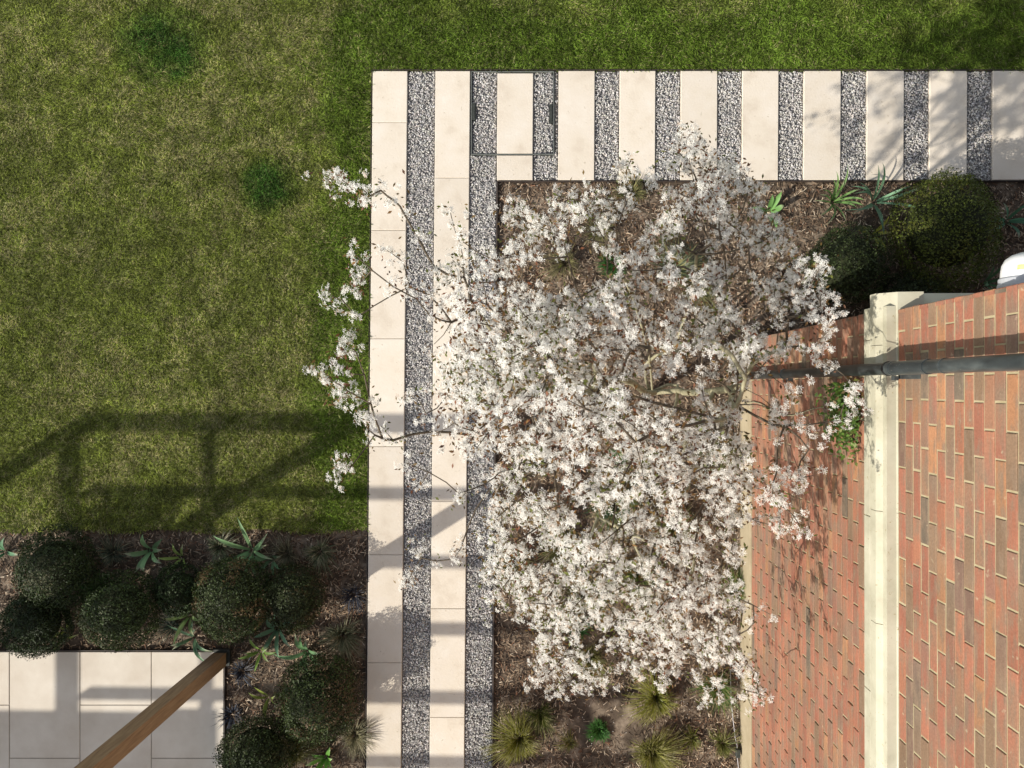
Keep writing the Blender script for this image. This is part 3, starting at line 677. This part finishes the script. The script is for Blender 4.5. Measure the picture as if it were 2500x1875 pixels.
def ball(u, v, rpx, label, col, n_=12000, squash=.9, hi=None):
    r = rpx / 300.0; z = r * squash * .95
    c = P(u, v, z); f0 = (c[0], c[1], -.03)
    root = empty("box_shrub", f0, label, "shrub", "clipped box shrubs")
    th = rng.uniform(0, 2 * np.pi, n_); cz = rng.uniform(-.55, 1, n_); sr = np.sqrt(1 - cz * cz)
    d = np.stack([sr * np.cos(th), sr * np.sin(th), cz], 1)
    sd_ = rng.integers(1, 1000)
    lump = 1 + .36 * (vnoise(d[:, 0] + 3 * d[:, 2], d[:, 1], .55, sd_) - .5) + .14 * (vnoise(d[:, 0], d[:, 1] + 3 * d[:, 2], .12, sd_ + 1) - .5)
    rr = r * lump * (1 - rng.random(n_) ** 2 * .16) * np.where(rng.random(n_) < .04, rng.uniform(1, 1.10, n_), 1)
    ex = rng.uniform(.9, 1.07); pos = c + d * rr[:, None] * np.array([ex, 2 - ex - .03, squash])
    nrm = d + rng.normal(0, .65, (n_, 3)); nrm /= np.linalg.norm(nrm, axis=1)[:, None]
    a = np.cross(nrm, rng.normal(0, 1, (n_, 3))); a /= np.linalg.norm(a, axis=1)[:, None]; b = np.cross(nrm, a)
    L3 = rng.uniform(.006, .0125, n_)[:, None]; W3 = L3 * .5
    V = np.stack([pos - a * L3, pos + b * W3 + nrm * .001, pos + a * L3, pos - b * W3 + nrm * .001], 1).reshape(-1, 3)
    cc = np.array(col) * rng.uniform(.35, 1.7, (n_, 1)) * (.7 + .6 * vnoise(pos[:, 0], pos[:, 1], .06, sd_ + 5))[:, None]
    if hi is not None:
        k_ = (rng.random(n_) < np.clip(vnoise(pos[:, 0], pos[:, 1], .12, sd_ + 3) * 1.5 - .72, 0, .6))[:, None]
        cc = np.where(k_, np.array(hi) * rng.uniform(.6, 1.3, (n_, 1)), cc)
    mesh("foliage", V, np.arange(n_ * 4).reshape(-1, 4), M_box, root, np.repeat(cc, 4, 0), False, f0)
    import bmesh
    bm = bmesh.new(); bmesh.ops.create_icosphere(bm, subdivisions=3, radius=r * .70)
    for q in bm.verts: q.co = Vector((q.co.x, q.co.y, q.co.z * squash)) + Vector(c)
    mb = MB(); mb.bm(bm); mb.build("inner_twigs", M_inner, root, smooth=True)
    mb = MB(); mb.tube([(c[0], c[1], -.05), (c[0], c[1], z * .5)], [.02, .015], 7); mb.build("stem", M_bark, root)
DK = (.028, .045, .012)
ball(140, 1388, 98, "dark rounded shrub beside the lawn at the far left", DK, hi=(.10, .10, .05))
ball(90, 1518, 80, "low dark shrub at the far left just above the patio", (.024, .04, .012))
ball(296, 1490, 93, "round dark box ball just above the patio edge", (.035, .055, .014), hi=(.09, .10, .05))
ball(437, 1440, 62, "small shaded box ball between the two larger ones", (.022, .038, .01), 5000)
ball(570, 1460, 98, "brown-tinged box ball above the pergola post foot", (.036, .054, .014), hi=(.15, .10, .045))
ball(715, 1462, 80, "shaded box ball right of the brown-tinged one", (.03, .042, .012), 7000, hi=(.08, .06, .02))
ball(778, 1705, 100, "round box ball low in the bed next to the long path", (.038, .058, .014), hi=(.12, .08, .04))
ball(628, 1842, 92, "box ball at the bottom edge beside the patio", (.034, .052, .014), hi=(.08, .09, .04))
ball(2310, 560, 128, "large round olive-green box ball below the striped path", (.065, .085, .012), 15000, hi=(.12, .13, .02))
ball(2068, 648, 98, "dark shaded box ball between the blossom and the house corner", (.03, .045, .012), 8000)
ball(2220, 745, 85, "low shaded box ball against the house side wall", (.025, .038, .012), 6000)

# ------------------------------------------------------------------ the flowering tree
poly = np.array([(1085, 690), (1090, 1000), (1150, 1120), (1205, 1160), (1200, 1260), (1185, 1400), (1215, 1500), (1300, 1540), (1320, 1600), (1290, 1680), (1420, 1690),
                 (1470, 1695), (1520, 1610), (1545, 1700), (1650, 1660), (1725, 1720), (1830, 1715), (1885, 1690), (1810, 1570), (1850, 1500), (1790, 1420), (1800, 1330), (1940, 1300),
                 (2000, 1200), (2020, 1080), (2120, 960), (2020, 880), (2045, 790), (2040, 720), (1980, 630), (1900, 545), (1830, 430), (1760, 400), (1690, 320), (1650, 330), (1640, 440),
                 (1545, 400), (1510, 460), (1440, 470), (1250, 480), (1210, 620), (1100, 600)], float)
def inpoly(u, v):
    c = np.zeros(len(u), bool); j = len(poly) - 1
    for i in range(len(poly)):
        a, b = poly[i], poly[j]
        with np.errstate(divide='ignore', invalid='ignore'):
            c ^= ((a[1] > v) != (b[1] > v)) & (u < (b[0] - a[0]) * (v - a[1]) / (b[1] - a[1] + 1e-12) + a[0])
        j = i
    return c
rt = np.random.default_rng(5)
cu = rt.uniform(780, 2150, 6000); cv = rt.uniform(300, 1740, 6000); ok = inpoly(cu, cv)
cu, cv = cu[ok], cv[ok]
dens = np.full(len(cu), .64)
def dip(a, b, ra, rb, amt): return amt * np.exp(-(((cu - a) / ra) ** 2 + ((cv - b) / rb) ** 2))
for q in ((1420, 600, 110, 60, .6), (1260, 1140, 60, 50, .6), (1500, 1250, 60, 60, .45), (1320, 700, 60, 40, .2), (1575, 940, 60, 36, .55), (1760, 640, 90, 110, .3), (1650, 1360, 50, 40, .4), (1400, 1240, 60, 40, .4), (1930, 1120, 110, 210, .50), (1960, 910, 140, 42, .7), (1290, 1560, 50, 50, .5), (1490, 1590, 55, 60, .7), (1600, 1200, 40, 60, .5), (1560, 1420, 45, 30, .4), (1700, 1010, 40, 50, .35),
          (1650, 640, 60, 60, .45), (1250, 1300, 60, 50, .3), (1660, 1470, 50, 40, .35), (1470, 1440, 40, 30, .4), (1380, 1200, 60, 40, .25), (1700, 1230, 50, 60, .25), (1260, 1330, 60, 30, .3)): dens -= dip(*q)
for q in ((1180, 860, 120, 110, .5), (1350, 1000, 160, 120, .25), (1650, 450, 60, 100, .3), (1400, 1400, 200, 60, .15), (1650, 1560, 120, 70, .25)): dens += dip(*q)
cn = .45 * vnoise(cu, cv, 105, 77) + .55 * vnoise(cu, cv, 52, 78)
dens *= np.clip(cn * 4.4 - 1.4, .05, 1.5)
for q in ((1170, 850, 95, 150, .75), (1300, 960, 110, 90, .35), (1400, 1470, 120, 60, .2), (1640, 1560, 110, 70, .2)): dens += dip(*q)
k = rt.random(len(cu)) < dens; cu, cv = cu[k], cv[k]
# thin to an even spacing
sel = []
for i in range(len(cu)):
    if all((cu[i] - cu[j]) ** 2 + (cv[i] - cv[j]) ** 2 > 14 ** 2 for j in sel): sel.append(i)
    if len(sel) > 820: break
cu, cv = cu[sel], cv[sel]
dd = np.hypot((cu - 1400) / 680, (cv - 950) / 760)
hh = 3.45 - 1.15 * dd ** 2 + rt.normal(0, .10, len(cu)) - rt.random(len(cu)) ** 2.2 * 1.0
rs = np.clip((cu - 1500) / 400, 0, 1) * np.clip((cv - 800) / 200, 0, 1)
hh = np.where(cu > 1500, hh + rs * .12, hh); hh = np.where(cu > 1930, np.maximum(hh, 2.85), hh)
hh = np.where((cu > 1150) & (hh > 3.5), 3.5, hh)
out = [(792, 436), (815, 445), (838, 440), (850, 470), (872, 452), (880, 486), (905, 478), (930, 465), (965, 492), (985, 520), (868, 622), (885, 665), (800, 715), (835, 732), (872, 775), (880, 690),
       (846, 835), (825, 862), (868, 858), (790, 905), (812, 930), (838, 912), (850, 955), (872, 1000), (830, 970), (885, 1030), (905, 985), (842, 1128), (820, 1160), (850, 1148), (915, 1062), (960, 1075),
       (945, 612), (985, 640), (1000, 700), (1030, 590), (960, 700), (1100, 520), (1130, 590), (1110, 560), (1060, 650), (1045, 720), (1000, 960), (1040, 1010), (1060, 1060), (990, 1130),
       (1028, 1362), (1015, 1340), (1108, 1365), (1125, 1340), (985, 1418), (1000, 1412), (1075, 900), (1060, 840), (1120, 1205), (1030, 1180), (1540, 390), (1525, 430), (1668, 325), (1690, 345), (1720, 370), (1805, 420), (1830, 455),
       (1870, 1700), (1835, 1725), (2010, 640), (2050, 760), (2030, 800), (2010, 1065), (2085, 945), (1960, 1290), (1880, 1500), (1840, 1520), (1050, 770), (1075, 960), (930, 1440 - 400)]
out = np.array(out, float)
oh = np.full(len(out), 2.95) + rt.normal(0, .08, len(out)); oh[(out[:, 1] > 1300)] = 2.3; oh[(out[:, 0] > 1900) & (out[:, 1] < 1300)] = 2.95; oh[(out[:, 0] > 1500) & (out[:, 1] < 480)] = 2.5
tips = np.concatenate([P(cu, cv, hh), P(out[:, 0], out[:, 1], oh)])
n_main = len(cu)
kk = tips[:, 0] < X_S - .09; is_out = np.arange(len(tips)) >= n_main
tips, is_out = tips[kk], is_out[kk]
# skeleton: several stems from one foot, every twig tip joined to the growing frame
foot = G(1590, 960); foot[2] = -.03
nodes = [foot.copy()]; par = [-1]; stem_id = [0]; reach = [0.0]
def addpath(i0, target, steps, bow=0.1, sid=None):
    p0 = nodes[i0]; last = i0; L = np.linalg.norm(target - p0)
    nn = rt.normal(0, 1, 3) * L * .05
    for s in range(1, steps + 1):
        t = s / steps
        q = p0 * (1 - t) + target * t + np.array([0, 0, 1]) * bow * L * math.sin(math.pi * t) * .5 + nn * math.sin(math.pi * t)
        nodes.append(q); par.append(last); stem_id.append(stem_id[i0] if sid is None else sid); reach.append(reach[last] + L / steps); last = len(nodes) - 1
    return last
stems = [(1250, 860, 2.5), (1300, 1150, 2.4), (1500, 640, 2.4), (1700, 620, 2.3), (1650, 1250, 2.3), (1780, 950, 2.3), (1420, 1400, 2.1), (1450, 950, 2.7)]
for i, (a, b, z) in enumerate(stems):
    t = P(a, b, z); mid = foot * .45 + t * .55; mid[:2] = foot[:2] * .62 + t[:2] * .38; mid[2] = z * .55
    e = addpath(0, mid, 4, .05, i + 1); addpath(e, t, 4, .05)
order = np.argsort(np.hypot(tips[:, 0] - foot[0], tips[:, 1] - foot[1]) + .5 * (3.5 - tips[:, 2]))
tipnodes = []; print('tips', len(tips))
for i in order:
    tp = tips[i]; A = np.array(nodes); dl = A - tp; dist = np.linalg.norm(dl, axis=1)
    cost = dist * (1 + .5 * (A[:, 2] > tp[2] - .02)) + .16 * np.array(reach) + 5 * (A[:, 2] < 1.0)
    cost += np.where(np.hypot(A[:, 0] - foot[0], A[:, 1] - foot[1]) > np.hypot(tp[0] - foot[0], tp[1] - foot[1]) + .05, .6, 0)
    j = int(np.argmin(cost)); st = max(2, int(dist[j] / .09)); tipnodes.append(addpath(j, tp, st, .06))
nodes = np.array(nodes); par = np.array(par); sid = np.array(stem_id)
cnt = np.zeros(len(nodes)); cnt[tipnodes] += 1
for i in range(len(nodes) - 1, 0, -1): cnt[par[i]] += cnt[i]
rad = np.clip(.0020 * cnt ** .43, .0017, .021)
tree = empty("blossom_tree", foot, "small multi-stemmed tree covered in white star blossom leaning over path and wall", "tree")
def seg_tubes(idx, sides):
    a = nodes[par[idx]]; b = nodes[idx]; ra = np.minimum(rad[par[idx]], rad[idx] * 1.6); rb = rad[idx]
    T = b - a; T /= np.linalg.norm(T, axis=1)[:, None] + 1e-9
    A = np.cross(T, np.array([.31, .92, .2])); A /= np.linalg.norm(A, axis=1)[:, None] + 1e-9; B = np.cross(T, A)
    t = np.linspace(0, 2 * np.pi, sides, endpoint=False)
    ring = A[:, None] * np.cos(t)[None, :, None] + B[:, None] * np.sin(t)[None, :, None]
    V = np.concatenate([a[:, None] - T[:, None] * rb[:, None, None] * .3 + ring * ra[:, None, None], b[:, None] + ring * rb[:, None, None]], 1).reshape(-1, 3)
    q = np.array([[j, (j + 1) % sides, sides + (j + 1) % sides, sides + j] for j in range(sides)])
    Fq = (q[None] + (np.arange(len(idx)) * 2 * sides)[:, None, None]).reshape(-1, 4)
    return V, Fq
ids = np.arange(1, len(nodes))
for s in range(1, len(stems) + 1):
    big = ids[(sid[ids] == s) & (rad[ids] > .0075)]
    if len(big): V, Fq = seg_tubes(big, 8); mesh("trunk", V, Fq, M_bark, tree, None, True, tuple(foot))
sm = ids[rad[ids] <= .0075]; V, Fq = seg_tubes(sm, 5); mesh("twigs", V, Fq, M_twig, tree, None, True, tuple(foot))
# racemes of five-petalled flowers around every tip, and some along the twigs
T0 = nodes[tipnodes]
along = rt.choice(ids[(rad[ids] < .0045) & (nodes[ids, 2] > 1.6)], 420)
nr = np.where(is_out[order], 4, 6); nr = np.where(T0[:, 0] > 1.25, 3, nr); TR = np.repeat(T0, nr, 0)
cent = np.concatenate([TR + rt.normal(0, 1, (len(TR), 3)) * np.array([.029, .029, .022]), nodes[along] + rt.normal(0, .02, (len(along), 3))])
cent = cent[cent[:, 0] < X_S - .045]
nf = 10
FC = np.repeat(cent, nf, 0); m_ = len(FC)
rd = rt.normal(0, 1, (m_, 3)); rd /= np.linalg.norm(rd, axis=1)[:, None]; rd[:, 2] = np.abs(rd[:, 2]) * .8; rd[:, 0] -= .15
FC = FC + rd * rt.uniform(.004, .027, (m_, 1))
fn = rd * .8 + rt.normal(0, .35, (m_, 3)) + np.array([-.45, -.28, .45]); fn /= np.linalg.norm(fn, axis=1)[:, None]
fa = np.cross(fn, rt.normal(0, 1, (m_, 3))); fa /= np.linalg.norm(fa, axis=1)[:, None]; fb = np.cross(fn, fa)
VV = []; 
for kx in range(5):
    an = kx * 2 * np.pi / 5 + rt.normal(0, .15, m_); dirn = fa * np.cos(an)[:, None] + fb * np.sin(an)[:, None]; sd2 = np.cross(fn, dirn)
    Lp = rt.uniform(.0085, .0150, (m_, 1)) ; Wp = rt.uniform(.0013, .0022, (m_, 1)); cup = rt.uniform(.0, .006, (m_, 1))
    VV.append(np.stack([FC, FC + dirn * Lp * .6 + sd2 * Wp + fn * cup * .5, FC + dirn * Lp + fn * cup, FC + dirn * Lp * .6 - sd2 * Wp + fn * cup * .5], 1))
VV = np.stack(VV, 1).reshape(-1, 3); nq = m_ * 5
wc = np.array([.93, .92, .88]) * rt.uniform(.85, 1.04, (m_, 1)); wc = wc * np.where(rt.random((m_, 1)) < .06, np.array([.86, .70, .60]), 1.0); wc = np.repeat(wc, 20, 0)
mesh("blossom", VV, np.arange(nq * 4).reshape(-1, 4), M_petal, tree, wc, False, tuple(foot))
nl = len(cent) * 3
lc = np.repeat(cent, 3, 0) + rt.normal(0, .026, (nl, 3)) - np.array([0, 0, .008]); ld = rt.normal(0, 1, (nl, 3)); ld[:, 2] *= .5; ld /= np.linalg.norm(ld, axis=1)[:, None]
ln = rt.normal(0, .5, (nl, 3)) + np.array([0, 0, 1.]); sd3 = np.cross(ln, ld); sd3 /= np.linalg.norm(sd3, axis=1)[:, None]
Ll = rt.uniform(.014, .030, (nl, 1)); Wl = Ll * .22
VL = np.stack([lc, lc + ld * Ll * .5 + sd3 * Wl, lc + ld * Ll, lc + ld * Ll * .5 - sd3 * Wl], 1).reshape(-1, 3)
lp = np.array([[.17, .065, .03], [.15, .095, .03], [.12, .135, .03], [.20, .11, .04], [.12, .06, .035]])
clump = vnoise(lc[:, 0], lc[:, 1], .18, 31)
li = np.where(clump < .52, rt.choice([2, 1], nl), rt.choice([0, 1, 3, 4], nl))
lcc = lp[li] * rt.uniform(.6, 1.4, (nl, 1))
mesh("young_leaves", VL, np.arange(nl * 4).reshape(-1, 4), M_leaf, tree, np.repeat(lcc, 4, 0), False, tuple(foot))

# ------------------------------------------------------------------ climber on the wall by the ledge
cf = np.array([X_L - .012, -.16, 0.0])
cl = empty("climbing_plant", cf, "green leafy climber on the brick wall just below the stone ledge", "climber")
mb = MB(); zz = np.linspace(0, 2.5, 14); mb.tube(np.stack([X_L - .009 + 0 * zz, -.16 + .04 * np.sin(zz * 4), zz], 1), np.linspace(.006, .002, 14), 6); mb.build("stem", M_bark, cl, smooth=True)
nl = 1300; yy = rt.normal(-.12, .11, nl); z_ = 2.42 - np.abs(rt.normal(0, .14, nl)) + .03; xx = X_L - .012 - rt.random(nl) ** 1.4 * .10
kk = (yy < .02); yy, z_, xx = yy[kk], z_[kk], xx[kk]; nl = len(yy)
pc = np.stack([xx, yy, z_], 1); ln = rt.normal(0, .5, (nl, 3)) + np.array([-.6, -.2, .8]); ln /= np.linalg.norm(ln, axis=1)[:, None]
a = np.cross(ln, rt.normal(0, 1, (nl, 3))); a /= np.linalg.norm(a, axis=1)[:, None]; b = np.cross(ln, a); L4 = rt.uniform(.008, .017, (nl, 1))
V = np.stack([pc - a * L4, pc - a * L4 * .2 + b * L4 * .65, pc + a * L4, pc - a * L4 * .2 - b * L4 * .65], 1).reshape(-1, 3)
cc = np.where(rt.random((nl, 1)) < .75, np.array([.09, .17, .025]), np.array([.16, .19, .05])) * rt.uniform(.5, 1.4, (nl, 1))
mesh("foliage", V, np.arange(nl * 4).reshape(-1, 4), M_leaf, cl, np.repeat(cc, 4, 0), False, tuple(cf))

# ------------------------------------------------------------------ fallen petals
nf_ = 1500
u = np.clip(rt.normal(1500, 330, nf_), 820, 1800); v = rt.uniform(380, 1850, nf_)
kk = (rt.random(nf_) < np.where(u > U(4, v), 1, .12)); u, v = u[kk], v[kk]; nf_ = len(u)
pp = G(u, v, 0.); pp[:, 2] = np.where(u > U(4, v), .004, .016); pp[(v < VB + 6), 2] = .016
an = rt.uniform(0, 6.28, nf_); d1 = np.stack([np.cos(an), np.sin(an), 0 * an], 1) * .006; d2 = np.stack([-np.sin(an), np.cos(an), .3 + 0 * an], 1) * .0022
V = np.stack([pp - d1, pp + d2, pp + d1, pp - d2 * [1, 1, 0]], 1).reshape(-1, 3)
props(mesh("fallen_petals", V, np.arange(nf_ * 4).reshape(-1, 4), M_petal, col=np.tile([.8, .77, .72], (nf_ * 4, 1))), "fallen white petals sprinkled on the mulch below the tree", "petals", kind='stuff')
